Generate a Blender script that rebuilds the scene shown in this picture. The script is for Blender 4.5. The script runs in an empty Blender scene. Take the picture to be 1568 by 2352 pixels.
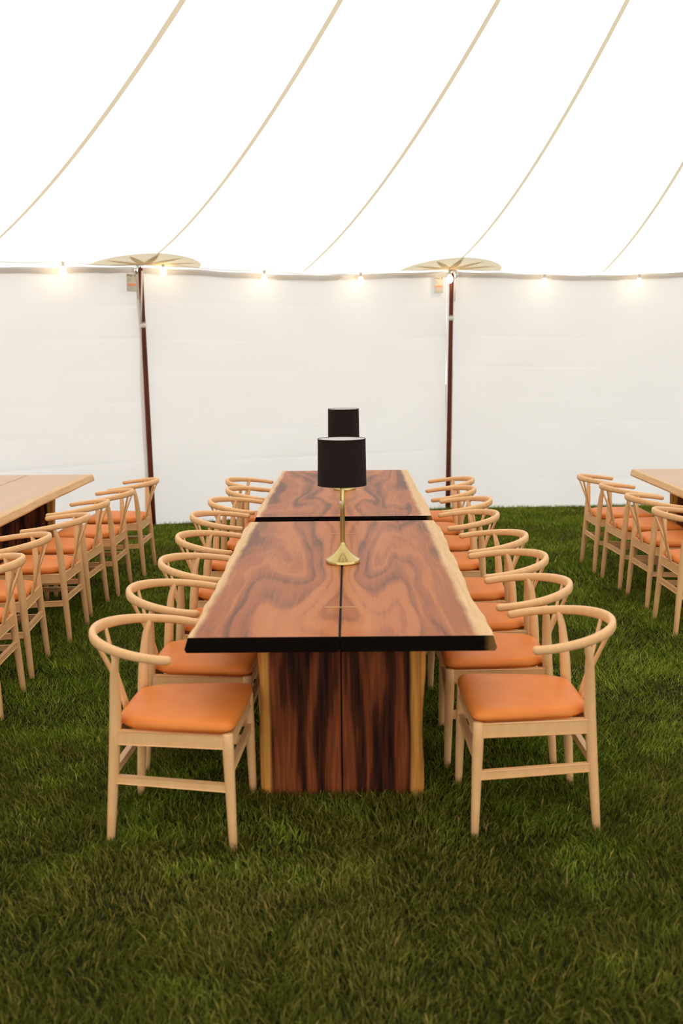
import bpy, bmesh, math, random
import numpy as np
from mathutils import Vector, Matrix

scene = bpy.context.scene
C = scene.collection
PI = math.pi

# ------------------------------------------------------------------ camera
FPX, PITCH, YAW, ROLL, CAM_H = 2346.8, math.radians(8.7264), math.radians(-0.5025), math.radians(0.6146), 1.7368
cam_d = bpy.data.cameras.new('camera')
cam = bpy.data.objects.new('camera', cam_d)
C.objects.link(cam)
cam_d.sensor_fit = 'VERTICAL'
cam_d.sensor_height = 36.0
cam_d.sensor_width = 24.0
cam_d.lens = FPX * 36.0 / 2352.0
cp, sp, cy, sy, cr, sr = math.cos(PITCH), math.sin(PITCH), math.cos(YAW), math.sin(YAW), math.cos(ROLL), math.sin(ROLL)


def cam_vec(xx, uu, d):
    X = xx * cr + uu * sr
    U = -xx * sr + uu * cr
    y = d * cp + U * sp
    z = -d * sp + U * cp
    return Vector((X * cy + y * sy, -X * sy + y * cy, z))


right, up, fwd = cam_vec(1, 0, 0), cam_vec(0, 1, 0), cam_vec(0, 0, 1)
cam.matrix_world = Matrix(((right.x, up.x, -fwd.x, 0), (right.y, up.y, -fwd.y, 0), (right.z, up.z, -fwd.z, CAM_H), (0, 0, 0, 1)))
cam_d.dof.use_dof = True
cam_d.dof.focus_distance = 5.6
cam_d.dof.aperture_fstop = 2.5
cam_d.clip_end = 200
scene.camera = cam

# ------------------------------------------------------------------ world: even overcast daylight outside the tent
world = bpy.data.worlds.new('overcast_sky')
scene.world = world
world.use_nodes = True
bg = world.node_tree.nodes['Background']
bg.inputs['Color'].default_value = (1.0, 0.98, 0.95, 1)
bg.inputs['Strength'].default_value = 1.0
scene.view_settings.view_transform = 'Standard'
scene.view_settings.look = 'None'
scene.view_settings.gamma = 1.0
scene.view_settings.use_curve_mapping = False
scene.view_settings.exposure = 1.36


# ------------------------------------------------------------------ material helpers
def mat(name):
    m = bpy.data.materials.new(name)
    m.use_nodes = True
    nt = m.node_tree
    nt.nodes.clear()
    out = nt.nodes.new('ShaderNodeOutputMaterial')
    return m, nt, out


def nd(nt, t, **kw):
    n = nt.nodes.new('ShaderNode' + t)
    for k, v in kw.items():
        if k.startswith('_'):
            setattr(n, k[1:], v)
        else:
            n.inputs[k].default_value = v
    return n


def mth(nt, op, a, b=None, c=None):
    n = nt.nodes.new('ShaderNodeMath')
    n.operation = op
    for i, v in enumerate((a, b, c)):
        if v is None:
            continue
        if isinstance(v, (int, float)):
            n.inputs[i].default_value = v
        else:
            nt.links.new(v, n.inputs[i])
    return n.outputs[0]


def ramp(nt, fac, stops, interp='EASE'):
    n = nt.nodes.new('ShaderNodeValToRGB')
    n.color_ramp.interpolation = interp
    els = n.color_ramp.elements
    els[0].position, els[0].color = stops[0][0], (*stops[0][1], 1)
    els[1].position, els[1].color = stops[-1][0], (*stops[-1][1], 1)
    for p, c in stops[1:-1]:
        e = els.new(p)
        e.color = (*c, 1)
    nt.links.new(fac, n.inputs[0])
    return n.outputs[0]


def mixc(nt, fac, a, b, blend='MIX'):
    n = nt.nodes.new('ShaderNodeMix')
    n.data_type = 'RGBA'
    n.blend_type = blend
    for s, v in ((n.inputs[0], fac), (n.inputs[6], a), (n.inputs[7], b)):
        if isinstance(v, (int, float)):
            s.default_value = v
        elif isinstance(v, tuple):
            s.default_value = (*v, 1)
        else:
            nt.links.new(v, s)
    return n.outputs[2]


def objcoord(nt, scale=(1, 1, 1), add=None):
    tc = nt.nodes.new('ShaderNodeTexCoord')
    mp = nt.nodes.new('ShaderNodeMapping')
    mp.inputs['Scale'].default_value = scale
    nt.links.new(tc.outputs['Object'], mp.inputs['Vector'])
    return tc.outputs['Object'], mp.outputs['Vector']


def noise(nt, vec, scale, detail=3, rough=.55, dist=0.0):
    n = nd(nt, 'TexNoise', Scale=scale, Detail=detail, Roughness=rough, Distortion=dist)
    nt.links.new(vec, n.inputs['Vector'])
    return n.outputs['Fac']


def bump(nt, h, strength, dist=.002):
    b = nd(nt, 'Bump', Strength=strength, Distance=dist)
    nt.links.new(h, b.inputs['Height'])
    return b.outputs['Normal']


def principled(name, color, rough=.5, metal=0.0, spec=.5, coat=0.0):
    m, nt, out = mat(name)
    p = nd(nt, 'BsdfPrincipled', Roughness=rough, Metallic=metal)
    p.inputs['Base Color'].default_value = (*color, 1)
    p.inputs['Specular IOR Level'].default_value = spec
    p.inputs['Coat Weight'].default_value = coat
    nt.links.new(p.outputs[0], out.inputs[0])
    return m, nt, p


def fabric(name, refl, trans, wscale=900):
    """thin cloth: part of the light is scattered back, part comes through from behind"""
    m, nt, out = mat(name)
    d = nd(nt, 'BsdfDiffuse')
    t = nd(nt, 'BsdfTranslucent')
    oc, _ = objcoord(nt)
    n1 = noise(nt, oc, 1.7, 4)
    for sh, c in ((d, refl), (t, trans)):
        k = mixc(nt, n1, tuple(x * .985 for x in c), tuple(min(1, x * 1.015) for x in c))
        nt.links.new(k, sh.inputs['Color'])
    a = nt.nodes.new('ShaderNodeAddShader')
    nt.links.new(d.outputs[0], a.inputs[0])
    nt.links.new(t.outputs[0], a.inputs[1])
    nt.links.new(a.outputs[0], out.inputs[0])
    return m


M = {}
M['roof'] = fabric('roof_sailcloth', (.40, .40, .40), (.45, .453, .46))
M['wall'] = fabric('wall_canvas', (.40, .39, .375), (.40, .388, .372))
M['seam'] = fabric('seam_webbing', (.28, .25, .18), (.49, .44, .33))
M['patch'] = fabric('patch_cloth', (.28, .255, .195), (.46, .415, .315))
M['star'] = fabric('star_cloth', (.25, .21, .145), (.40, .335, .235))
M['hem'] = fabric('hem_webbing', (.34, .315, .285), (.28, .255, .23))
M['strip'] = fabric('lacing_cloth', (.44, .40, .37), (.40, .36, .33))


def wood_top():
    m, nt, out = mat('slab_wood')
    p = nd(nt, 'BsdfPrincipled', Roughness=.32)
    p.inputs['Specular IOR Level'].default_value = .06
    tc = nt.nodes.new('ShaderNodeTexCoord')
    oi = nt.nodes.new('ShaderNodeObjectInfo')
    geo = nt.nodes.new('ShaderNodeAttribute')
    geo.attribute_name = 'seed'
    sx = nt.nodes.new('ShaderNodeSeparateXYZ')
    nt.links.new(tc.outputs['Object'], sx.inputs[0])
    x, y = sx.outputs[0], sx.outputs[1]
    ax = mth(nt, 'ABSOLUTE', x)
    sd = geo.outputs['Fac']
    # book-matched coordinate with a little left/right difference
    ax2 = mth(nt, 'ADD', ax, mth(nt, 'MULTIPLY', x, .16))
    cb = nt.nodes.new('ShaderNodeCombineXYZ')
    nt.links.new(mth(nt, 'MULTIPLY', ax2, 1.5), cb.inputs[0])
    nt.links.new(mth(nt, 'ADD', mth(nt, 'MULTIPLY', y, .27), mth(nt, 'MULTIPLY', sd, 7.0)), cb.inputs[1])
    nt.links.new(sd, cb.inputs[2])
    n1 = noise(nt, cb.outputs[0], 1.75, 2, .45, .35)
    field = mth(nt, 'ADD', mth(nt, 'MULTIPLY', n1, 9.0), mth(nt, 'MULTIPLY', ax, 7.0))
    s1 = mth(nt, 'SINE', mth(nt, 'MULTIPLY', field, 2.6))
    s2 = mth(nt, 'SINE', mth(nt, 'MULTIPLY', field, 7.7))
    # fibre along the plank
    cb2 = nt.nodes.new('ShaderNodeCombineXYZ')
    nt.links.new(mth(nt, 'MULTIPLY', x, 60), cb2.inputs[0])
    nt.links.new(mth(nt, 'MULTIPLY', y, 2.2), cb2.inputs[1])
    nt.links.new(sd, cb2.inputs[2])
    fib = noise(nt, cb2.outputs[0], 1.6, 3, .6)
    blot = noise(nt, cb.outputs[0], 3.4, 3, .55, .3)
    v = mth(nt, 'ADD', .50, mth(nt, 'MULTIPLY', s1, .10))
    v = mth(nt, 'ADD', v, mth(nt, 'MULTIPLY', s2, .065))
    v = mth(nt, 'ADD', v, mth(nt, 'MULTIPLY', mth(nt, 'SUBTRACT', fib, .5), .30))
    v = mth(nt, 'ADD', v, mth(nt, 'MULTIPLY', mth(nt, 'SUBTRACT', blot, .5), .62))
    s3 = mth(nt, 'POWER', mth(nt, 'ABSOLUTE', mth(nt, 'SINE', mth(nt, 'MULTIPLY', field, 4.3))), 9.0)
    v = mth(nt, 'SUBTRACT', v, mth(nt, 'MULTIPLY', s3, .09))
    band = nd(nt, 'MapRange', _interpolation_type='SMOOTHSTEP')          # darker late growth beside the sapwood
    nt.links.new(mth(nt, 'ADD', ax, mth(nt, 'MULTIPLY', mth(nt, 'SUBTRACT', blot, .5), .25)), band.inputs['Value'])
    band.inputs['From Min'].default_value = .34
    band.inputs['From Max'].default_value = .47
    band.inputs['To Max'].default_value = .13
    v = mth(nt, 'SUBTRACT', v, band.outputs[0])
    heart = ramp(nt, v, [(.0, (.048, .016, .007)), (.27, (.15, .046, .018)), (.46, (.34, .098, .029)), (.62, (.46, .145, .041)), (.95, (.56, .215, .068))])
    # side tables: pale sheen of the reflected wall painted into the heartwood colour
    pale = mth(nt, 'MULTIPLY', mth(nt, 'GREATER_THAN', sd, 2.5), .86)
    heart = mixc(nt, pale, heart, (.68, .48, .34))
    # pale sapwood along the live edge
    cb3 = nt.nodes.new('ShaderNodeCombineXYZ')
    nt.links.new(mth(nt, 'ADD', mth(nt, 'MULTIPLY', y, 2.4), mth(nt, 'MULTIPLY', x, 3.0)), cb3.inputs[0])
    nt.links.new(sd, cb3.inputs[1])
    sn = noise(nt, cb3.outputs[0], 1.0, 2, .5)
    lim = mth(nt, 'ADD', mth(nt, 'ADD', .492, mth(nt, 'MULTIPLY', mth(nt, 'SUBTRACT', sn, .5), .06)), mth(nt, 'MULTIPLY', mth(nt, 'SIGN', x), -.016))
    sap = nd(nt, 'MapRange', _interpolation_type='SMOOTHSTEP')
    nt.links.new(mth(nt, 'SUBTRACT', ax, lim), sap.inputs['Value'])
    sap.inputs['From Min'].default_value = -.012
    sap.inputs['From Max'].default_value = .022
    sapc = ramp(nt, fib, [(.2, (.62, .36, .15)), (.8, (.76, .49, .24))])
    col = mixc(nt, sap.outputs[0], heart, sapc)
    nt.links.new(col, p.inputs['Base Color'])
    nt.links.new(bump(nt, fib, .12, .001), p.inputs['Normal'])
    nt.links.new(p.outputs[0], out.inputs[0])
    return m


def wood_end():
    m, nt, out = mat('slab_end_grain')
    p = nd(nt, 'BsdfPrincipled', Roughness=.6)
    p.inputs['Specular IOR Level'].default_value = .04
    oc, v = objcoord(nt, (30, 1, 60))
    sx = nt.nodes.new('ShaderNodeSeparateXYZ')
    nt.links.new(oc, sx.inputs[0])
    n = noise(nt, v, 2.0, 3)
    heart = ramp(nt, n, [(.3, (.0035, .002, .0012)), (.7, (.008, .004, .0025))])
    sap = nd(nt, 'MapRange', _interpolation_type='SMOOTHSTEP')
    # the resin sealed end is darkest; the right hand sapwood stays golden
    nt.links.new(mth(nt, 'ADD', sx.outputs[0], mth(nt, 'MULTIPLY', n, .02)), sap.inputs['Value'])
    sap.inputs['From Min'].default_value = .515
    sap.inputs['From Max'].default_value = .55
    nt.links.new(mixc(nt, sap.outputs[0], heart, (.20, .10, .03)), p.inputs['Base Color'])
    nt.links.new(p.outputs[0], out.inputs[0])
    return m


def wood_leg():
    m, nt, out = mat('slab_leg_wood')
    p = nd(nt, 'BsdfPrincipled', Roughness=.45)
    p.inputs['Specular IOR Level'].default_value = .12
    tc = nt.nodes.new('ShaderNodeTexCoord')
    sx = nt.nodes.new('ShaderNodeSeparateXYZ')
    nt.links.new(tc.outputs['Object'], sx.inputs[0])
    x, z = sx.outputs[0], sx.outputs[2]
    ax = mth(nt, 'ABSOLUTE', x)
    cb = nt.nodes.new('ShaderNodeCombineXYZ')
    nt.links.new(mth(nt, 'ADD', mth(nt, 'MULTIPLY', ax, 7), mth(nt, 'MULTIPLY', x, 1.2)), cb.inputs[0])
    nt.links.new(mth(nt, 'MULTIPLY', z, .8), cb.inputs[1])
    n1 = noise(nt, cb.outputs[0], 1.5, 2, .45, .25)
    cb2 = nt.nodes.new('ShaderNodeCombineXYZ')
    nt.links.new(mth(nt, 'MULTIPLY', x, 70), cb2.inputs[0])
    nt.links.new(mth(nt, 'MULTIPLY', z, 3), cb2.inputs[1])
    fib = noise(nt, cb2.outputs[0], 1.0, 3, .6)
    s1 = mth(nt, 'SINE', mth(nt, 'ADD', mth(nt, 'MULTIPLY', n1, 16), mth(nt, 'MULTIPLY', ax, 55)))
    v = mth(nt, 'ADD', mth(nt, 'ADD', .42, mth(nt, 'MULTIPLY', s1, .2)), mth(nt, 'MULTIPLY', mth(nt, 'SUBTRACT', fib, .5), .8))
    heart = ramp(nt, v, [(.1, (.012, .004, .002)), (.36, (.06, .015, .005)), (.56, (.17, .041, .012)), (.75, (.27, .072, .020)), (.98, (.44, .16, .045))])
    sap = nd(nt, 'MapRange', _interpolation_type='SMOOTHSTEP')
    nt.links.new(mth(nt, 'ADD', ax, mth(nt, 'MULTIPLY', mth(nt, 'SUBTRACT', n1, .5), .05)), sap.inputs['Value'])
    sap.inputs['From Min'].default_value = .268
    sap.inputs['From Max'].default_value = .284
    sapc = ramp(nt, fib, [(.25, (.44, .17, .030)), (.75, (.72, .34, .075))])
    nt.links.new(mixc(nt, sap.outputs[0], heart, sapc), p.inputs['Base Color'])
    nt.links.new(p.outputs[0], out.inputs[0])
    return m


def beech():
    m, nt, out = mat('pale_beech')
    p = nd(nt, 'BsdfPrincipled', Roughness=.42)
    p.inputs['Specular IOR Level'].default_value = .4
    oc, v = objcoord(nt, (22, 22, 5))
    n = noise(nt, v, 2.2, 3, .6)
    n2 = noise(nt, oc, 4.0, 2)
    a = ramp(nt, n, [(.25, (.77, .425, .172)), (.75, (.83, .485, .218))])
    nt.links.new(mixc(nt, mth(nt, 'MULTIPLY', n2, .35), a, (.79, .445, .187)), p.inputs['Base Color'])
    nt.links.new(p.outputs[0], out.inputs[0])
    return m


def leather():
    m, nt, out = mat('orange_leather')
    p = nd(nt, 'BsdfPrincipled', Roughness=.46)
    p.inputs['Specular IOR Level'].default_value = .28
    oc, v = objcoord(nt)
    n = noise(nt, oc, 260, 2)
    n2 = noise(nt, oc, 6, 2)
    nt.links.new(ramp(nt, n2, [(.3, (.76, .215, .034)), (.7, (.82, .245, .044))]), p.inputs['Base Color'])
    nt.links.new(bump(nt, n, .15, .0008), p.inputs['Normal'])
    nt.links.new(p.outputs[0], out.inputs[0])
    return m


def grass_mat(name, blade):
    m, nt, out = mat(name)
    p = nd(nt, 'BsdfPrincipled', Roughness=.8)
    p.inputs['Specular IOR Level'].default_value = .03
    geo = nt.nodes.new('ShaderNodeNewGeometry')
    big = noise(nt, geo.outputs['Position'], .9, 3, .6)
    mid = noise(nt, geo.outputs['Position'], 4.5, 3, .6)
    if blade:
        at = nt.nodes.new('ShaderNodeAttribute')
        at.attribute_name = 'tint'
        t = at.outputs['Fac']
        g = ramp(nt, t, [(0, (.045, .070, .005)), (.45, (.135, .180, .013)), (.86, (.31, .345, .04)), (.93, (.42, .37, .09)), (1, (.58, .44, .15))], 'LINEAR')
        worn = ramp(nt, t, [(0, (.020, .016, .003)), (.5, (.068, .052, .009)), (1, (.25, .16, .045))], 'LINEAR')  # brown of the worn patches, also used for the painted near fall-off
        f = nd(nt, 'MapRange', _interpolation_type='SMOOTHSTEP')
        nt.links.new(mth(nt, 'ADD', mth(nt, 'MULTIPLY', big, .55), mth(nt, 'MULTIPLY', mid, .45)), f.inputs['Value'])
        sp3 = nt.nodes.new('ShaderNodeSeparateXYZ')
        nt.links.new(geo.outputs['Position'], sp3.inputs[0])
        near_falloff = nd(nt, 'MapRange', _interpolation_type='SMOOTHSTEP')      # some wear, plus brightness fall-off towards the camera painted in
        nt.links.new(sp3.outputs[1], near_falloff.inputs['Value'])
        near_falloff.inputs['From Min'].default_value = 5.5
        near_falloff.inputs['From Max'].default_value = 2.0
        near_falloff.inputs['To Max'].default_value = .15
        nt.links.new(mth(nt, 'ADD', near_falloff.outputs[0], mth(nt, 'ADD', mth(nt, 'MULTIPLY', big, .55), mth(nt, 'MULTIPLY', mid, .45))), f.inputs['Value'])
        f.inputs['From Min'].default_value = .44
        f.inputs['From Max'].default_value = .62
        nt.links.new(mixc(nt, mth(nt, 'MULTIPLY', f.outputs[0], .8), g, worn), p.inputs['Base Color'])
        tr = nd(nt, 'BsdfTranslucent')
        tr.inputs['Color'].default_value = (.05, .07, .006, 1)
        a = nt.nodes.new('ShaderNodeAddShader')
        nt.links.new(p.outputs[0], a.inputs[0])
        nt.links.new(tr.outputs[0], a.inputs[1])
        nt.links.new(a.outputs[0], out.inputs[0])
    else:
        fine = noise(nt, geo.outputs['Position'], 60, 3, .7)
        nt.links.new(ramp(nt, fine, [(.3, (.010, .010, .003)), (.7, (.028, .028, .007))]), p.inputs['Base Color'])
        nt.links.new(p.outputs[0], out.inputs[0])
    return m


M['top'], M['end'], M['leg'], M['beech'], M['leather'] = wood_top(), wood_end(), wood_leg(), beech(), leather()
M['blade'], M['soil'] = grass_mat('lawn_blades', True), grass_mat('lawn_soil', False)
M['brass'], _nt, _p = principled('brushed_brass', (.56, .42, .155), .22, 1.0)
M['inlay'], _, _ = principled('inlay_brass', (.80, .50, .18), .4, .6)
M['joint'], _, _ = principled('joint_resin', (.004, .003, .002), .6, spec=.05)
M['steel'], _, _ = principled('polished_steel', (.75, .74, .73), .18, 1.0)
M['darkmetal'], _, _ = principled('dark_fitting', (.05, .045, .04), .35, .8)
M['white'], _, _ = principled('white_plastic', (.8, .78, .74), .4)
M['strap'], _, _ = principled('cream_strap', (.72, .66, .56), .8, spec=.2)
M['shade_in'], _, _ = principled('shade_lining', (.86, .85, .82), .7, spec=.2)
M['tag'] = fabric('tag_cloth', (.42, .40, .36), (.36, .34, .30))
M['tag_grey'], _, _ = principled('tag_print_grey', (.52, .50, .45), .7, spec=.2)
M['tag_dark'], _, _ = principled('tag_print_dark', (.30, .30, .24), .7, spec=.2)
M['tag_red'], _, _ = principled('tag_print_red', (.85, .30, .18), .7, spec=.2)

m, nt, p = principled('black_linen', (.012, .009, .008), .85, spec=.15)
oc, v = objcoord(nt, (1, 1, 1))
nt.links.new(ramp(nt, noise(nt, v, 420, 2), [(.35, (.010, .006, .005)), (.7, (.028, .018, .015))]), p.inputs['Base Color'])
M['linen'] = m
m, nt, p = principled('mahogany_varnish', (.09, .018, .008), .4, spec=.2)
oc, v = objcoord(nt, (60, 60, 2))
nt.links.new(ramp(nt, noise(nt, v, 1.2, 3), [(.3, (.075, .014, .005)), (.7, (.15, .030, .010))]), p.inputs['Base Color'])
M['mahogany'] = m
m, nt, out = mat('lit_bulb')
e = nd(nt, 'Emission', Strength=15.0)
e.inputs['Color'].default_value = (1, .78, .50, 1)
nt.links.new(e.outputs[0], out.inputs[0])
M['bulb'] = m


# ------------------------------------------------------------------ mesh helpers
def mesh_obj(name, verts, faces, material, parent=None, smooth=True, mats=None, midx=None):
    me = bpy.data.meshes.new(name)
    me.from_pydata([tuple(v) for v in verts], [], faces)
    for mm in (mats or [material]):
        me.materials.append(mm)
    if midx:
        me.polygons.foreach_set('material_index', midx)
    me.polygons.foreach_set('use_smooth', [smooth] * len(faces))
    me.update()
    o = bpy.data.objects.new(name, me)
    C.objects.link(o)
    if parent:
        o.parent = parent
    return o


def fix_normals(o):
    bm = bmesh.new()
    bm.from_mesh(o.data)
    bmesh.ops.recalc_face_normals(bm, faces=bm.faces)
    bm.to_mesh(o.data)
    bm.free()


def tag(o, label=None, cat=None, group=None, kind=None):
    for k, v in (('label', label), ('category', cat), ('group', group), ('kind', kind)):
        if v:
            o[k] = v
    return o


def empty(name, loc=(0, 0, 0), rz=0, parent=None):
    o = bpy.data.objects.new(name, None)
    o.empty_display_size = .1
    C.objects.link(o)
    o.location = loc
    o.rotation_euler = (0, 0, rz)
    if parent:
        o.parent = parent
    return o


def sweep(name, path, secs, material, parent=None, ref=(0, 0, 1), n=12, power=2.0, cap=.5):
    """tube along path; secs = (half width, half height) per point; rounded caps"""
    P = [Vector(p) for p in path]
    ref = Vector(ref)
    S = list(secs)
    T = []
    for i in range(len(P)):
        a, b = P[max(i - 1, 0)], P[min(i + 1, len(P) - 1)]
        T.append((b - a).normalized())
    if cap:
        r0, r1 = min(S[0]) * cap, min(S[-1]) * cap
        pre, post = [], []
        for f, k in ((1.0, .45), (.75, .75), (.3, .95)):
            pre.append((P[0] - T[0] * r0 * f, (S[0][0] * k, S[0][1] * k), T[0]))
            post.append((P[-1] + T[-1] * r1 * f, (S[-1][0] * k, S[-1][1] * k), T[-1]))
        post.reverse()
        allp = pre + list(zip(P, S, T)) + post
    else:
        allp = list(zip(P, S, T))
    V, F = [], []
    for p, (a, b), t in allp:
        side = t.cross(ref)
        if side.length < 1e-4:
            side = t.cross(Vector((0, 1, 0)))
        side.normalize()
        upv = side.cross(t).normalized()
        for k in range(n):
            th = 2 * PI * k / n
            c, s = math.cos(th), math.sin(th)
            e = 2 / power
            V.append(p + side * (a * math.copysign(abs(c) ** e, c)) + upv * (b * math.copysign(abs(s) ** e, s)))
    m_ = len(allp)
    for i in range(m_ - 1):
        for k in range(n):
            F.append((i * n + k, i * n + (k + 1) % n, (i + 1) * n + (k + 1) % n, (i + 1) * n + k))
    F.append(tuple(range(n - 1, -1, -1)))
    F.append(tuple((m_ - 1) * n + k for k in range(n)))
    o = mesh_obj(name, V, F, material, parent)
    fix_normals(o)
    return o


def box_between(name, p0, p1, w, h, material, parent=None, bev=.003, upv=(0, 0, 1)):
    """squared bar from p0 to p1, w across, h tall, small bevel"""
    p0, p1, upv = Vector(p0), Vector(p1), Vector(upv)
    t = (p1 - p0)
    L = t.length
    t.normalize()
    side = t.cross(upv).normalized()
    u2 = side.cross(t)
    bm = bmesh.new()
    bmesh.ops.create_cube(bm, size=1)
    for v in bm.verts:
        c = v.co.copy()
        v.co = (p0 + p1) / 2 + t * (c.x * L) + side * (c.y * w) + u2 * (c.z * h)
    if bev:
        bmesh.ops.bevel(bm, geom=list(bm.edges), offset=bev, segments=2, profile=.5, affect='EDGES')
    bmesh.ops.recalc_face_normals(bm, faces=bm.faces)
    me = bpy.data.meshes.new(name)
    bm.to_mesh(me)
    bm.free()
    me.materials.append(material)
    o = bpy.data.objects.new(name, me)
    C.objects.link(o)
    if parent:
        o.parent = parent
    return o


def lathe(name, prof, material, parent=None, n=40, loc=(0, 0, 0), closed=True):
    V, F = [], []
    for r, z in prof:
        for k in range(n):
            a = 2 * PI * k / n
            V.append((loc[0] + r * math.cos(a), loc[1] + r * math.sin(a), loc[2] + z))
    m_ = len(prof)
    for i in range(m_ - 1):
        for k in range(n):
            F.append((i * n + k, i * n + (k + 1) % n, (i + 1) * n + (k + 1) % n, (i + 1) * n + k))
    if closed:
        F.append(tuple(range(n - 1, -1, -1)))
        F.append(tuple((m_ - 1) * n + k for k in range(n)))
    o = mesh_obj(name, V, F, material, parent)
    fix_normals(o)
    o.data.set_sharp_from_angle(angle=math.radians(38))
    return o


def copy_tree(o, parent=None):
    c = o.copy()
    C.objects.link(c)
    if parent:
        c.parent = parent
    for ch in list(o.children):
        copy_tree(ch, c)
    return c


# ------------------------------------------------------------------ tent: round sailcloth tent, peak behind and right of the camera
CX, CY, RP = 2.9, 0.3, 11.35          # centre and pole circle
A_L, A_R = 25.9, 9.1                  # azimuths of the two poles in view
step = (360 - (A_L - A_R)) / 20.0
pole_az = [A_R, A_L] + [A_L + step * i for i in range(1, 20)]     # anticlockwise
EAVE = 2.66


def az_xy(az, r):
    a = math.radians(az)
    return CX - r * math.sin(a), CY + r * math.cos(a)


def bay(az):
    """index, fraction within the bay that holds this azimuth"""
    az = (az - A_R) % 360 + A_R
    for i in range(21):
        a0 = pole_az[i]
        a1 = pole_az[i + 1] if i < 20 else pole_az[0] + 360
        if a0 <= az < a1:
            return i, (az - a0) / (a1 - a0), a1 - a0
    return 20, 1.0, step


def eave_r(az, R=RP):
    i, f, w = bay(az)
    h = math.radians(w / 2)
    return R * math.cos(h) / math.cos(math.radians(f * w) - h)


KX = [-60, -25, -8, .7, 9.1, 17.5, 25.9, 34.3, 45, 90]
KY = [1.25, 1.45, 1.45, 1.39, 1.17, 1.0, .95, .83, .80, 1.0]


def roof_z(az, r):
    i, f, w = bay(az)
    aa = (az + 180) % 360 - 180
    k = float(np.interp(aa, KX, KY))
    u = eave_r(az) - r
    t = min(max((u - 5) / 6.3, 0), 1)
    k = k + (1.2 - k) * t * t * (3 - 2 * t)
    sag = -.05 * math.sin(PI * f) ** 2 * math.exp(-max(u, 0) / 1.2)
    if u < 0:
        return EAVE + sag + .10 * u
    return EAVE + sag + k * (.09 * u + .0356 * u * u)


def roof_pt(az, r, off=0.0):
    x, y = az_xy(az, r)
    return (x, y, roof_z(az, r) + off)


ceiling = tag(empty('ceiling', (CX, CY, EAVE)), kind='structure')


def to_parent(o, root):
    o.parent = root
    o.matrix_parent_inverse = Matrix.Translation(-root.location)


seam_az = []
for i in range(21):
    a0 = pole_az[i]
    a1 = pole_az[i + 1] if i < 20 else pole_az[0] + 360
    seam_az += [a0, (a0 + a1) / 2]
seam_az.append(pole_az[0] + 360)
NR, NA = 26, 5
for s in range(len(seam_az) - 1):
    a0, a1 = seam_az[s], seam_az[s + 1]
    V, F = [], []
    for i in range(NA + 1):
        az = a0 + (a1 - a0) * i / NA
        re = eave_r(az) + .16
        for j in range(NR + 1):
            f = j / NR
            V.append(roof_pt(az, re * (1 - f) + .02 * f))
    for i in range(NA):
        for j in range(NR):
            q = i * (NR + 1) + j
            F.append((q, q + 1, q + NR + 2, q + NR + 1))
    to_parent(mesh_obj('panel', V, F, M['roof']), ceiling)
    # webbing sewn over the seam, narrower towards the eave
    vis = -30 < ((a0 + 180) % 360 - 180) < 75
    if vis:
        V, F = [], []
        re = eave_r(a0)
        for j in range(41):
            r = re - .02 - (re - 2.0) * j / 40
            hw = .0105 + .0065 * min(1, (re - r) / 4.5)
            da = math.degrees(hw / max(r, .3))
            V += [roof_pt(a0 - da, r, -.004), roof_pt(a0, r, -.006), roof_pt(a0 + da, r, -.004)]
        for j in range(40):
            for k in range(2):
                F.append((3 * j + k, 3 * j + k + 1, 3 * j + 4 + k, 3 * j + 3 + k))
        to_parent(mesh_obj('seam_strap', V, F, M['seam']), ceiling)


def roof_z_xy(x, y):
    az = math.degrees(math.atan2(-(x - CX), y - CY))
    r = math.hypot(x - CX, y - CY)
    return roof_z(az, r), r, eave_r(az)


def patch(name, az, rad_fn, off, material, nphi=72, nr=6, shift=.05):
    px, py = az_xy(az, RP - shift)
    a = math.radians(az)
    inward = Vector((math.sin(a), -math.cos(a)))
    tang = Vector((math.cos(a), math.sin(a)))
    V, F = [], []
    for i in range(nphi + 1):
        ph = PI * i / nphi
        d = tang * math.cos(ph) + inward * math.sin(ph)
        for j in range(nr + 1):
            rr = rad_fn(ph) * j / nr
            x, y = px + d.x * rr, py + d.y * rr
            z, r, re = roof_z_xy(x, y)
            V.append((x, y, z + off))
    for i in range(nphi):
        for j in range(nr):
            q = i * (nr + 1) + j
            F.append((q, q + 1, q + nr + 2, q + nr + 1))
    o = mesh_obj(name, V, F, material)
    to_parent(o, ceiling)
    return o


def star_r(ph):
    k = 6
    f = (ph * k / PI) % 1.0
    f = abs(f - .5) * 2           # 1 at points
    return .16 + .36 * f ** 1.6


for az in (A_L, A_R):
    patch('reinforcement_patch', az, lambda ph: .56, -.012, M['patch'])
    patch('reinforcement_star', az, star_r, -.018, M['star'], nphi=144)

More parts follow.
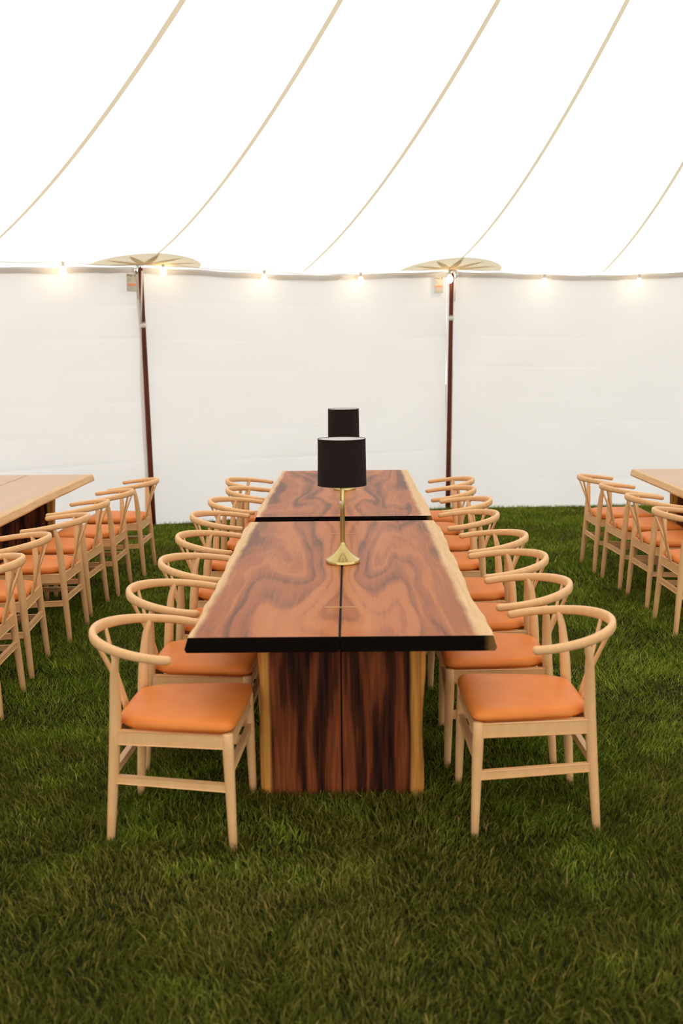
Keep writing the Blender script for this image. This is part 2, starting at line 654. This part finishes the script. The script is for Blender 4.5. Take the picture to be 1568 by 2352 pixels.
# ------------------------------------------------------------------ tent walls
def wall_grid(name, i, nx=48, nz=40, root=None, material=None):
    """one bay of canvas wall with folds"""
    a0 = pole_az[i]
    a1 = pole_az[i + 1] if i < 20 else pole_az[0] + 360
    x0, y0 = az_xy(a0, RP + .085)
    x1, y1 = az_xy(a1, RP + .085)
    d = Vector((x1 - x0, y1 - y0))
    L = d.length
    d.normalize()
    nrm = Vector((-d.y, d.x))           # towards the tent centre
    if nrm.dot(Vector((CX - x0, CY - y0))) < 0:
        nrm = -nrm
    rng = random.Random(100 + i)
    creases = [(.33 + .325 * k + rng.uniform(-.03, .03), rng.uniform(-.012, .012)) for k in range(7)]
    amp = {c[0]: rng.uniform(.0006, .0026) for c in creases}
    ph = [rng.uniform(0, 6.28) for _ in range(8)]
    zs = sorted(set([2.628 * k / nz for k in range(nz + 1)] + [c[0] + q for c in creases for q in (-.02, -.008, 0, .008, .02)]))
    zs = [z for z in zs if 0 <= z <= 2.628]
    V, F = [], []
    for z in zs:
        for k in range(nx + 1):
            s = k / nx
            b = .02 * math.sin(PI * s) + .010 * math.sin(5.1 * s * 3 + ph[0] + z * 1.7) * math.sin(z * 2.1 + ph[1])
            b += .006 * math.sin(19 * s + ph[2] + 2.3 * math.sin(z * 3 + ph[3])) * math.sin(4.3 * z + ph[4])
            b += .014 * math.exp(-((2.6 - z) / .35) ** 2) * math.sin(s * 26 + ph[5])
            for cz, tilt in creases:
                b += amp[cz] * 2.2 * (.35 + .65 * math.sin(s * 4 + cz * 9) ** 2) * math.exp(-((z - cz - tilt * (s - .5)) / .016) ** 2)
            if z < .3:
                b += .02 * (1 - z / .3) * math.sin(s * 22 + ph[6])
            sag = -.05 * math.sin(PI * s) ** 2 * (z / 2.6)
            V.append((x0 + d.x * L * s + nrm.x * b, y0 + d.y * L * s + nrm.y * b, z + sag - .006))
    n = nx + 1
    for r in range(len(zs) - 1):
        for k in range(nx):
            F.append((r * n + k, r * n + k + 1, r * n + n + k + 1, r * n + n + k))
    o = mesh_obj(name, V, F, material or M['wall'])
    # top hem
    V, F = [], []
    for k in range(nx + 1):
        s = k / nx
        sag = -.05 * math.sin(PI * s) ** 2
        w = .003 * math.sin(s * 40)
        for off, z in ((.030, 2.572 + w), (.034, 2.60 + w), (.030, 2.632 + w)):
            V.append((x0 + d.x * L * s + nrm.x * off, y0 + d.y * L * s + nrm.y * off, z + sag))
    for k in range(nx):
        for q in range(2):
            F.append((3 * k + q, 3 * k + q + 1, 3 * k + 4 + q, 3 * k + 3 + q))
    h = mesh_obj('top_hem', V, F, M['hem'])
    return o, h, (x0, y0, d, nrm, L)


walls = {}
for nm, i in (('wall_right', 20), ('wall_back', 0), ('wall_left', 1)):
    o, h, fr = wall_grid(nm, i)
    tag(o, kind='structure')
    h.parent = o
    walls[nm] = (o, fr)
surround = tag(empty('wall_surround', (CX, CY, 0)), kind='structure')
for i in [2, 3, 4, 5, 16, 17, 18, 19]:      # the sides behind the camera are rolled up and open
    o, h, fr = wall_grid('panel', i, nx=12, nz=4)
    to_parent(o, surround)
    h.name = 'top_hem'
    h.parent = o
    h.matrix_parent_inverse = Matrix.Identity(4)


def wall_tag(wall, az_s, z, sc=1.0):
    """small printed tag sewn on the canvas"""
    o, (x0, y0, d, nrm, L) = walls[wall]
    base = Vector((x0, y0, 0)) + Vector((d.x, d.y, 0)) * az_s + Vector((nrm.x, nrm.y, 0)) * .052
    # seen from inside, left to right is the -d direction for walls listed anticlockwise
    rt = Vector((-d.x, -d.y, 0))
    nn = Vector((nrm.x, nrm.y, 0))

    def plate(name, u0, u1, v0, v1, lift, material, parent):
        q = []
        for l in (lift, lift - .002):
            for u, v in ((u0, v0), (u1, v0), (u1, v1), (u0, v1)):
                q.append(base + rt * u * sc + Vector((0, 0, z + v * sc)) + nn * l)
        f = [(0, 1, 2, 3), (7, 6, 5, 4), (0, 4, 5, 1), (1, 5, 6, 2), (2, 6, 7, 3), (3, 7, 4, 0)]
        return mesh_obj(name, q, f, material, parent, smooth=False)
    t = plate('label_tag', -.052, .052, -.088, .088, 0, M['tag'], o)
    t['label'] = 'small grey tag with a red band'
    W = [(-.048, -.020, .066, .080), (-.017, .012, .062, .076), (.028, .047, .062, .086), (.036, .046, .0, .058), (-.044, -.008, .012, .050)]
    for k, (a, b, c_, d_) in enumerate(W):
        plate('print_block', a, b, c_, d_, .002, M['tag_dark'] if k < 3 else M['tag_grey'], t)
    plate('print_band', -.046, .046, -.028, -.008, .002, M['tag_red'], t)
    plate('print_block', -.048, .046, -.084, -.032, .002, M['tag_grey'], t)


wall_tag('wall_left', .13, 2.478)
walls_len = walls['wall_back'][1][4]
wall_tag('wall_back', .115, 2.490)

# lacing strips where two canvas walls meet behind the poles
for nm, az, side in (('wall_left', A_L, -1), ('wall_right', A_R, 1)):
    x, y = az_xy(az, RP + .045)
    a = math.radians(az)
    tx, ty = math.cos(a), math.sin(a)
    V, F = [], []
    rng = random.Random(int(az * 10))
    for j in range(41):
        z = 2.58 * j / 40
        w0 = (.018 if side < 0 else .020) + .004 * math.sin(z * 9)
        w1 = w0 + .044 + .006 * math.sin(z * 5.3 + 1)
        fold = .008 * math.sin(z * 7)
        for w, dep in ((w0, 0), ((w0 + w1) / 2, .012 + fold), (w1, 0)):
            V.append((x + side * tx * w + dep * math.sin(a), y + side * ty * w - dep * math.cos(a), z))
    for j in range(40):
        for k in range(2):
            q = 3 * j + k
            F.append((q, q + 1, q + 4, q + 3))
    mesh_obj('lacing_strip', V, F, M['strip'], walls[nm][0])

# ------------------------------------------------------------------ floor: ground under and around the tent
V = [(0, 0, -.004)]
F = []
for k in range(64):
    V.append((CX + 60 * math.cos(2 * PI * k / 64), CY + 60 * math.sin(2 * PI * k / 64), -.004))
for k in range(64):
    F.append((0, 1 + k, 1 + (k + 1) % 64))
floor = tag(mesh_obj('floor', V, F, M['soil'], smooth=False), kind='structure')


# ------------------------------------------------------------------ tent poles
def tent_pole(base, top, label, band_z, kind):
    root = empty('tent_pole', (base[0], base[1], 0))
    tag(root, label, 'pole', 'mahogany poles along the tent wall')
    dx, dy, hz = top[0] - base[0], top[1] - base[1], top[2]

    def at(z, ox=0, oy=0):
        return (dx * z / hz + ox, dy * z / hz + oy, z)
    sweep('shaft', [at(hz * k / 8 - (.0 if k else .0)) for k in range(9)], [(.0285 - .0055 * k / 8,) * 2 for k in range(9)], M['mahogany'], root, ref=(0, 1, 0), n=20, cap=.1)
    # steel pin and ring through the roof grommet
    sweep('top_pin', [at(hz - .03), at(hz - .01), at(hz + .012)], [(.026,) * 2, (.026,) * 2, (.022,) * 2], M['steel'], root, ref=(0, 1, 0), n=16, cap=.1)
    sweep('top_ring', [at(hz + .006), at(hz + .022)], [(.047,) * 2, (.047,) * 2], M['darkmetal'], root, ref=(0, 1, 0), n=16, cap=.2)
    # webbing strap round the pole, with a buckle fold
    st = sweep('strap_band', [at(band_z - .022), at(band_z + .022)], [(.030,) * 2, (.031,) * 2], M['strap'], root, ref=(0, 1, 0), n=20, cap=.05)
    sweep('strap_fold', [at(band_z + .026), at(band_z + .034)], [(.0295,) * 2, (.0295,) * 2], M['hem'], st, ref=(0, 1, 0), n=20, cap=.05)
    if kind == 'left':
        p0, p1 = at(hz - .06, .022, -.036), at(band_z + .02, -.016, -.036)
        sweep('tie_strap', [p0, p1], [(.009, .002), (.009, .002)], M['strap'], root, ref=(0, 1, 0), n=8, power=6, cap=0)
        bx = -.044
    else:
        bx = .042
    # chrome ratchet at the top: body, lever and hanging tail
    b = sweep('ratchet', [at(hz - .085, bx, -.02), at(hz - .045, bx, -.025), at(hz - .012, bx, -.02)], [(.012, .012), (.026, .018), (.020, .014)], M['steel'], root, ref=(0, 1, 0), n=14, cap=.6)
    sweep('ratchet_lever', [at(hz - .035, bx * .4, -.035), at(hz - .035, bx * 1.2, -.04)], [(.008, .008), (.008, .008)], M['steel'], b, ref=(0, 0, 1), n=10)
    sweep('ratchet_tail', [at(hz - .09, bx, -.02), at(hz - .2, bx * .85, -.022), at(hz - .34, bx * .9, -.015)], [(.006, .003), (.008, .003), (.005, .003)], M['strip'], root, ref=(0, 1, 0), n=8, cap=.3)
    return root


tent_pole((-2.062, 10.535), (-2.091, 10.535, 2.655), 'dark mahogany tent pole left of the lamps, behind the far left chair', 2.055, 'left')
tent_pole((1.108, 11.50), (1.137, 11.50, 2.648), 'dark mahogany tent pole right of the lamps, against the canvas wall', 2.125, 'right')

# ------------------------------------------------------------------ string of warm bulbs under the eave
sl = empty('string_light', (-.5, 10.7, 2.6))
tag(sl, 'string of warm lit bulbs running along the top of the canvas wall', 'string light')
bulbs = [(-3.62, 9.43, 2.575), (-2.745, 10.068, 2.569), (-1.872, 10.594, 2.592), (-0.873, 10.897, 2.534), (0.134, 11.202, 2.522), (1.118, 11.5, 2.556), (2.159, 11.513, 2.507), (3.2, 11.525, 2.497), (4.2, 11.53, 2.515)]
off = Vector((0, 0, CAM_H))
bulbs = [off + (Vector(b) - off) * .988 for b in bulbs]
path = []
for i in range(len(bulbs) - 1):
    a, b = bulbs[i] + Vector((0, 0, .085)), bulbs[i + 1] + Vector((0, 0, .085))
    for k in range(8):
        f = k / 8
        path.append(a.lerp(b, f) - Vector((0, 0, .03 * math.sin(PI * f))) + Vector((0, 0, .0)))
path.append(bulbs[-1] + Vector((0, 0, .085)))
to_parent(sweep('cable', path, [(.0035,) * 2] * len(path), M['strap'], None, n=8), sl)
for b in bulbs:
    s = lathe('socket', [(.008, .085), (.015, .080), (.016, .045), (.013, .036)], M['tag_grey'], None, n=16, loc=tuple(b))
    to_parent(s, sl)
    prof = [(.0125, .042), (.018, .030), (.027, .012), (.030, -.008), (.027, -.026), (.018, -.040), (.006, -.047)]
    lathe('bulb', prof, M['bulb'], s, n=18, loc=tuple(b))


# ------------------------------------------------------------------ tables: two book-matched live-edge slabs on slab legs
TL, TW, TH, TT = 2.535, 1.09, .757, .056


def edge_fn(seed, side):
    rng = random.Random(seed * 7 + (3 if side > 0 else 11))
    ph = [rng.uniform(0, 6.28) for _ in range(5)]

    def f(y):
        return TW / 2 + .006 * math.sin(2.3 * y + ph[0]) + .004 * math.sin(5.2 * y + ph[1]) + .0015 * math.sin(11 * y + ph[2])
    return f


def interp_edge(pts):
    ys = [p[0] for p in pts]
    xs = [p[1] for p in pts]

    def f(y):
        return float(np.interp(y, ys, xs)) + .003 * math.sin(14 * y) + .0015 * math.sin(31 * y + 1)
    return f


def table(name, loc, seed, label, group, edges=None):
    root = empty(name, loc)
    tag(root, label, 'table', group)
    for si, side in enumerate((-1, 1)):
        ef = edges[si] if edges else edge_fn(seed, side)
        V, F, MI = [], [], []
        NJ = 64
        inner = .0045
        for j in range(NJ + 1):
            y = -TL / 2 + TL * j / NJ
            e = ef(y)
            sec = [(inner, TH - .0015), (inner + .0015, TH), (.18, TH), (.36, TH), (e - .004, TH), (e, TH - .003), (e + .006, TH - TT * .4), (e + .012, TH - TT * .75), (e + .009, TH - TT + .004), (e + .004, TH - TT), (.3, TH - TT), (inner, TH - TT)]
            for x, z in sec:
                V.append((side * x, y, z))
        n = len(sec)
        for j in range(NJ):
            for k in range(n):
                F.append((j * n + k, j * n + (k + 1) % n, (j + 1) * n + (k + 1) % n, (j + 1) * n + k))
                MI.append(0)
        F.append(tuple(range(n)))
        MI.append(1)
        F.append(tuple(NJ * n + k for k in range(n)))
        MI.append(1)
        o = mesh_obj('slab', V, F, None, root, smooth=False, mats=[M['top'], M['end']], midx=MI)
        fix_normals(o)
        at = o.data.attributes.new('seed', 'FLOAT', 'POINT')
        at.data.foreach_set('value', [float(seed)] * len(V))
    box_between('joint_strip', (0, -TL / 2 + .004, TH - .027), (0, TL / 2 - .004, TH - .027), .0085, .048, M['joint'], root, bev=0)
    for y in (-TL / 2 + .425, TL / 2 - .43):
        box_between('inlay', (-.0625, y, TH - .003), (.0625, y, TH - .003), .0055, .0075, M['inlay'], root, bev=.001)
    for sgn in (-1, 1):
        leg = empty('leg', (0, sgn * (TL / 2 - .39), 0), 0, root)
        box_between('joint_strip', (0, 0, -.008), (0, 0, TH - TT - .004), .0064, .066, M['joint'], leg, bev=0, upv=(0, 1, 0))
        for side in (-1, 1):
            V, F = [], []
            rng = random.Random(seed * 31 + side * 5 + sgn)
            ph = rng.uniform(0, 6)
            NK = 24
            for k in range(NK + 1):
                z = -.01 + (TH - TT + .008) * k / NK
                e = .3235 + .005 * math.sin(6 * z + ph) + .003 * math.sin(15 * z + ph * 2) + .004 * z
                for x, y in ((.003, -.036), (e - .014, -.036), (e - .004, -.028), (e + .003, 0), (e - .004, .028), (e - .014, .036), (.003, .036)):
                    V.append((side * x, y, z))
            for k in range(NK):
                for q in range(7):
                    F.append((k * 7 + q, k * 7 + (q + 1) % 7, k * 7 + 7 + (q + 1) % 7, k * 7 + 7 + q))
            F.append(tuple(range(7)))
            F.append(tuple(NK * 7 + q for q in range(7)))
            o = mesh_obj('leg_plank', V, F, M['leg'], leg, smooth=False)
            fix_normals(o)
    return root


y1 = 3.491 + TL / 2
cx1 = -.042
eL = [(3.491, .535), (3.9, .539), (4.21, .54), (4.49, .541), (4.81, .552), (5.06, .556), (5.47, .562), (5.69, .568), (6.03, .56)]
eR = [(3.49, .54), (3.77, .549), (3.99, .530), (4.49, .543), (4.86, .549), (5.17, .546), (5.6, .558), (6.02, .542)]
shift_edge = lambda pts: interp_edge([(a - y1, b) for a, b in pts])
G_T = 'live edge slab tables'
table('slab_table', (cx1, y1, 0), 1, 'live edge wooden slab table in the foreground, carrying the nearer lamp', G_T, (shift_edge(eL), shift_edge(eR)))
y2 = 6.203 + TL / 2
table('slab_table', (-.044, y2, 0), 2, 'live edge wooden slab table behind the front one, carrying the farther lamp', G_T)
table('slab_table', (-2.735, 8.625 - TL / 2, 0), 3, 'pale edged slab table cut by the left border, bare top', G_T)
table('slab_table', (2.925, 8.62 - TL / 2, 0), 4, 'slab table cut by the right border, bare top', G_T)
table('slab_table', (-2.735, 3.36 + TL / 2, 0), 5, 'slab table beyond the left border beside the nearest left chairs', G_T)


# ------------------------------------------------------------------ wishbone chair
def bow_pt(t):
    hw, yb, tx, ty, zb, zt = .2618, -.2931, .2536, .0009, .7416, .703
    a = abs(t)
    th = min(a / .62, 1) * PI / 2
    yc = -.02
    x, y = math.sin(th) * hw, yc - (yc - yb) * math.cos(th)
    u = min(max((a - .62) / .38, 0), 1)
    x += (tx - hw) * u ** 1.3
    y += (ty + .035 - yc) * u
    z = zb + (zt - zb) * min(max((y - yb) / (ty - yb), 0), 1.1)
    return Vector((math.copysign(x, t), y, z))


def make_chair():
    root = empty('wishbone_chair')
    W = M['beech']
    # arm and back rail: one steam-bent bow, deep and flat at the back, round at the tips
    path, sec = [], []
    for i in range(49):
        t = -1 + 2 * i / 48
        path.append(bow_pt(t))
        k = max(0, 1 - abs(t) / .62)
        k = k * k * (3 - 2 * k)
        sec.append((.0155 - .0025 * k, .0155 + .0065 * k))
    sweep('arm_rail', path, sec, W, root, n=20, power=2.5, cap=.9)
    # legs
    for s in (-1, 1):
        fp = [(s * .2335, .246, -.006), (s * .2315, .243, .12), (s * .228, .2385, .28), (s * .226, .236, .36), (s * .226, .236, .424)]
        sweep('leg', fp, [(.0145,) * 2, (.0165,) * 2, (.0195,) * 2, (.0205,) * 2, (.0195,) * 2], W, root, ref=(0, 1, 0), n=14, cap=.25)
        tp = bow_pt(s * .42)
        rp = [(s * .209, -.207, -.006), (s * .203, -.198, .12), (s * .196, -.186, .28), (s * .192, -.178, .40), (s * .191, -.174, .47), (s * .194, -.171, .53), (s * .204, -.167, .60), (s * .216, -.162, .66), (tp.x * .985, tp.y * .98, tp.z - .008)]
        rr = [.0145, .0170, .0195, .0210, .0212, .0205, .0180, .0145, .0115]
        sweep('leg', rp, [(r, r) for r in rr], W, root, ref=(0, 1, 0), n=14, cap=.25)
    # seat rails
    zr = .398
    for s in (-1, 1):
        box_between('seat_rail', (s * .194, -.176, zr), (s * .226, .234, zr), .022, .050, W, root)
    box_between('seat_rail', (-.19, -.178, zr + .002), (.19, -.178, zr + .002), .022, .058, W, root)
    box_between('seat_rail', (-.224, .236, zr), (.224, .236, zr), .022, .046, W, root)
    # stretchers
    for s in (-1, 1):
        box_between('stretcher', (s * .1985, -.189, .242), (s * .2295, .240, .228), .016, .029, W, root)
    box_between('stretcher', (-.198, -.188, .266), (.198, -.188, .266), .016, .029, W, root)
    box_between('stretcher', (-.229, .239, .288), (.229, .239, .288), .016, .029, W, root)
    # Y-shaped splat: two flat branches leaving one stem
    sp_ = empty('back_splat', (0, 0, 0), 0, root)
    for s in (-1, 1):
        top = bow_pt(s * .115)
        P, S = [], []
        for k in range(13):
            f = k / 12
            z = .415 + (top.z - .012 - .415) * f
            y = -.182 + (top.y + .003 + .182) * (f ** 1.12)
            g = max(0, (f - .42) / .58)
            x = .0125 + (abs(top.x) - .0125) * (g ** 1.1)
            P.append((s * x, y, z))
            S.append((.0135 - .0035 * g, .0058))
        sweep('splat_branch', P, S, W, sp_, ref=(0, 1, 0.25), n=10, power=4, cap=.2)
    # padded leather seat
    N = 72
    layers = [(.925, .0), (.93, .0075), (.97, .0085), (.994, .0125), (1.0, .019), (.992, .028), (.965, .0375), (.92, .0430), (.82, .0470), (.65, .0505), (.42, .0528), (.18, .0536)]
    V, F = [], []
    for sc, z in layers:
        for k in range(N):
            th = 2 * PI * k / N
            c, s_ = math.cos(th), math.sin(th)
            e = 2 / 11.0
            u = math.copysign(abs(c) ** e, c) * sc
            v = math.copysign(abs(s_) ** e, s_) * sc
            hw = .199 + (.244 - .199) * (v + 1) / 2
            # the seat narrows quickly between the rear legs
            if v < -.55:
                hw -= .050 * ((-.55 - v) / .45) ** 1.3
            y = .037 + v * .219
            V.append((u * hw, y + .008 * (1 - (u) ** 2) * (1 if v > 0 else 0) * abs(v), .4245 + z - .006 * (1 - abs(u)) * sc * 0))
    V.append((0, .037, .4245 + .0537))
    for i in range(len(layers) - 1):
        for k in range(N):
            F.append((i * N + k, i * N + (k + 1) % N, (i + 1) * N + (k + 1) % N, (i + 1) * N + k))
    q = (len(layers) - 1) * N
    for k in range(N):
        F.append((q + k, q + (k + 1) % N, len(V) - 1))
    F.append(tuple(range(N - 1, -1, -1)))
    o = mesh_obj('seat', V, F, M['leather'], root)
    fix_normals(o)
    o['label'] = 'orange leather seat pad'
    return root


ords = ['nearest', 'second nearest', 'third nearest', 'fourth nearest', 'fifth nearest', 'sixth nearest', 'second farthest', 'farthest']
ordf = ['farthest', 'second farthest', 'third farthest', 'fourth farthest', 'second nearest', 'nearest']
spots = []
Lp = [(-.6591, 3.6647, -93.5), (-.6625, 4.308, -91.6), (-.6394, 4.9273, -90.6), (-.6697, 5.6055, -92.0), (-.7059, 6.3714, -89.4), (-.6802, 7.0151, -92.1), (-.6312, 7.625, -89.7), (-.699, 8.187, -92.5)]
Rp = [(.6832, 3.7496, 91.2), (.6566, 4.3678, 87.9), (.6657, 4.9507, 91.9), (.6719, 5.5556, 89.1), (.6248, 6.3159, 91.2), (.6676, 6.948, 86.2), (.6291, 7.5284, 90.1), (.6872, 8.1108, 89.1)]
Ap = [(-1.8619, 8.241, 89.0), (-1.9185, 7.545, 89.6), (-1.9709, 6.975, 87.6), (-1.9489, 6.3364, 89.6), (-1.9813, 5.5978, 94.4), (-1.9298, 4.9604, 92.8)]
Bp = [(2.1414, 8.2059, -89.2), (2.1799, 7.6291, -86.2), (2.2145, 7.0336, -87.3), (2.2081, 6.3637, -89.2)]
for i, s in enumerate(Lp):
    spots.append((s, f'beech wishbone chair, {ords[i]} along the left side of the lamp tables', 'chairs left of the lamp tables'))
for i, s in enumerate(Rp):
    spots.append((s, f'beech wishbone chair, {ords[i]} along the right side of the lamp tables', 'chairs right of the lamp tables'))
for i, s in enumerate(Ap):
    spots.append((s, f'beech wishbone chair seen from behind, {ordf[i]} in the row at the left border', 'chairs at the left border tables'))
for i, s in enumerate(Bp):
    spots.append((s, f'beech wishbone chair seen from behind, {["farthest", "second farthest", "second nearest", "nearest"][i]} in the row at the right border', 'chairs at the right border table'))
proto = make_chair()
for i, ((x, y, rz), lab, grp) in enumerate(spots):
    o = proto if i == 0 else copy_tree(proto)
    o.location = (x, y, 0)
    o.rotation_euler = (0, 0, math.radians(rz))
    tag(o, lab, 'chair', grp)


# ------------------------------------------------------------------ table lamps
def make_lamp():
    root = empty('table_lamp')
    B = M['brass']
    lathe('base', [(.070, 0), (.0795, .0005), (.0812, .002), (.0812, .016), (.0800, .018), (.0765, .0185)], B, root, n=56)
    prof = [(.0765, .0185)]
    for k in range(1, 15):
        f = k / 14
        r = .0765 * (1 - f) ** 2.1 + .0116 * (1 - (1 - f) ** 2.1)
        prof.append((r, .0185 + .085 * f))
    lathe('trumpet', prof, B, root, n=56)
    lathe('stem', [(.0116, .100), (.0113, .25), (.0113, .395), (.009, .40)], B, root, n=28)
    lathe('socket', [(.016, .395), (.018, .40), (.018, .45), (.014, .455)], B, root, n=24)
    lathe('light_bulb', [(.013, .45), (.018, .47), (.029, .50), (.030, .515), (.022, .54), (.006, .548)], M['white'], root, n=24)
    # drum shade with a white lining, open at top and bottom
    n = 72
    rb, rt, z0, z1, th = .1150, .1125, .375, .592, .002
    V, F, MI = [], [], []
    rings = [(rb, z0), (rt, z1), (rt - th, z1), (rb - th, z0)]
    for r, z in rings:
        for k in range(n):
            a = 2 * PI * k / n
            V.append((r * math.cos(a), r * math.sin(a), z))
    for i in range(4):
        for k in range(n):
            j = (i + 1) % 4
            F.append((i * n + k, i * n + (k + 1) % n, j * n + (k + 1) % n, j * n + k))
            MI.append(1 if i == 2 else 0)
    sh = mesh_obj('shade', V, F, None, root, mats=[M['linen'], M['shade_in']], midx=MI)
    fix_normals(sh)
    sh.data.set_sharp_from_angle(angle=math.radians(40))
    for r, z in ((rt, z1), (rb, z0)):
        pts = [Vector(((r - .0005) * math.cos(2 * PI * k / 60), (r - .0005) * math.sin(2 * PI * k / 60), z)) for k in range(61)]
        sweep('shade_rim', pts, [(.0018,) * 2] * 61, M['linen'], sh, n=6, cap=0)
    for k in range(3):
        a = 2 * PI * k / 3 + .5
        sweep('shade_spoke', [(.016 * math.cos(a), .016 * math.sin(a), .452), ((rt - .002) * math.cos(a), (rt - .002) * math.sin(a), .575)], [(.0015,) * 2] * 2, B, sh, n=6, cap=0)
    # pull switch: beaded chain with a small knob, hanging in front of the stem
    ch = empty('pull_switch', (-.0075, -.019, .294), 0, root)
    sweep('chain', [(0, 0, .006), (0, 0, .110)], [(.0014,) * 2] * 2, M['brass'], ch, n=6, ref=(0, 1, 0), cap=0)
    for k in range(15):
        lathe('chain_bead', [(.0008, -.0024), (.0026, -.0012), (.0026, .0012), (.0008, .0024)], M['brass'], ch, n=8, loc=(0, 0, .010 + k * .0062))
    lathe('knob', [(.003, -.006), (.0060, -.005), (.0068, 0), (.0062, .004), (.003, .006)], M['white'], ch, n=14)
    return root


lamp = make_lamp()
lamp.location = (-.038, 4.791, TH)
tag(lamp, 'brass table lamp with black drum shade on the front table', 'lamp', 'brass table lamps')
lamp2 = copy_tree(lamp)
lamp2.location = (-.044, 7.484, TH)
tag(lamp2, 'brass table lamp half hidden behind the nearer lamp, on the rear table', 'lamp', 'brass table lamps')

# ------------------------------------------------------------------ lawn: real blades, dense near the camera
def lattice(rs, n):
    g = rs.rand(n, n)

    def f(x, y, sc):
        u, v = (x * sc) % n, (y * sc) % n
        i, j = u.astype(int) % n, v.astype(int) % n
        fu, fv = u - np.floor(u), v - np.floor(v)
        fu, fv = fu * fu * (3 - 2 * fu), fv * fv * (3 - 2 * fv)
        i1, j1 = (i + 1) % n, (j + 1) % n
        return (g[i, j] * (1 - fu) + g[i1, j] * fu) * (1 - fv) + (g[i, j1] * (1 - fu) + g[i1, j1] * fu) * fv
    return f


def build_lawn():
    rs = np.random.RandomState(5)
    nz = lattice(rs, 64)
    nz2 = lattice(rs, 64)
    verts, tris, tint = [], [], []
    base = 0
    for ya, yb, dens, wid, full in ((1.0, 4.6, 19000, .0034, True), (4.6, 7.6, 10000, .0046, False), (7.6, 11.95, 6000, .0066, False)):
        xm = .44 * yb + 1.7
        n = int(dens * (yb - ya) * 2 * xm)
        x = rs.uniform(-xm, xm, n)
        y = rs.uniform(ya, yb, n)
        keep = (np.abs(x) < .44 * y + 1.7) & (np.hypot(x - CX, y - CY) < 11.32)
        keep &= rs.rand(n) < .45 + .75 * nz(x + 40, y + 40, 9.0)
        x, y = x[keep], y[keep]
        n = len(x)
        patch_h = .55 + .9 * nz2(x + 40, y + 40, 5.0)
        h = (.014 + .025 * rs.rand(n) ** 1.4) * patch_h
        w = wid * (.7 + .6 * rs.rand(n))
        dirn = 2 * PI * nz(x + 40, y + 40, 2.5) * 1.5 + rs.normal(0, 1.3, n)
        lean = h * (.35 + .95 * rs.rand(n))
        th = rs.uniform(0, PI, n)
        wx, wy = np.cos(th) * w / 2, np.sin(th) * w / 2
        lx, ly = np.cos(dirn) * lean, np.sin(dirn) * lean
        t = np.clip(rs.rand(n) * .85 + .25 * (nz2(x + 40, y + 40, 1.3) - .5), 0, 1)
        dead = rs.rand(n) < .035
        t[dead] = .9 + .1 * rs.rand(dead.sum())
        z0 = np.full(n, -.004)
        if full:
            P = np.stack([np.stack([x - wx, y - wy, z0], 1), np.stack([x + wx, y + wy, z0], 1),
                          np.stack([x + wx * .85 + lx * .35, y + wy * .85 + ly * .35, h * .62], 1), np.stack([x - wx * .85 + lx * .35, y - wy * .85 + ly * .35, h * .62], 1),
                          np.stack([x + lx, y + ly, h], 1)], 1)
            T = np.array([[0, 1, 2], [0, 2, 3], [3, 2, 4]])
        else:
            P = np.stack([np.stack([x - wx, y - wy, z0], 1), np.stack([x + wx, y + wy, z0], 1), np.stack([x + lx, y + ly, h], 1)], 1)
            T = np.array([[0, 1, 2]])
        k = P.shape[1]
        idx = base + np.arange(n)[:, None, None] * k + T[None]
        verts.append(P.reshape(-1, 3))
        tris.append(idx.reshape(-1, 3))
        tint.append(np.repeat(t, k))
        base += n * k
    Vv = np.concatenate(verts).astype(np.float32)
    Tt = np.concatenate(tris).astype(np.int32)
    me = bpy.data.meshes.new('lawn')
    me.vertices.add(len(Vv))
    me.vertices.foreach_set('co', Vv.ravel())
    me.loops.add(Tt.size)
    me.loops.foreach_set('vertex_index', Tt.ravel())
    me.polygons.add(len(Tt))
    me.polygons.foreach_set('loop_start', np.arange(0, Tt.size, 3, dtype=np.int32))
    a = me.attributes.new('tint', 'FLOAT', 'POINT')
    a.data.foreach_set('value', np.concatenate(tint).astype(np.float32))
    me.update(calc_edges=True)
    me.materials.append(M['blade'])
    o = bpy.data.objects.new('lawn', me)
    C.objects.link(o)
    tag(o, 'short green lawn with worn brownish patches covering the tent floor', 'grass', kind='stuff')
    print('lawn triangles', len(Tt))


build_lawn()
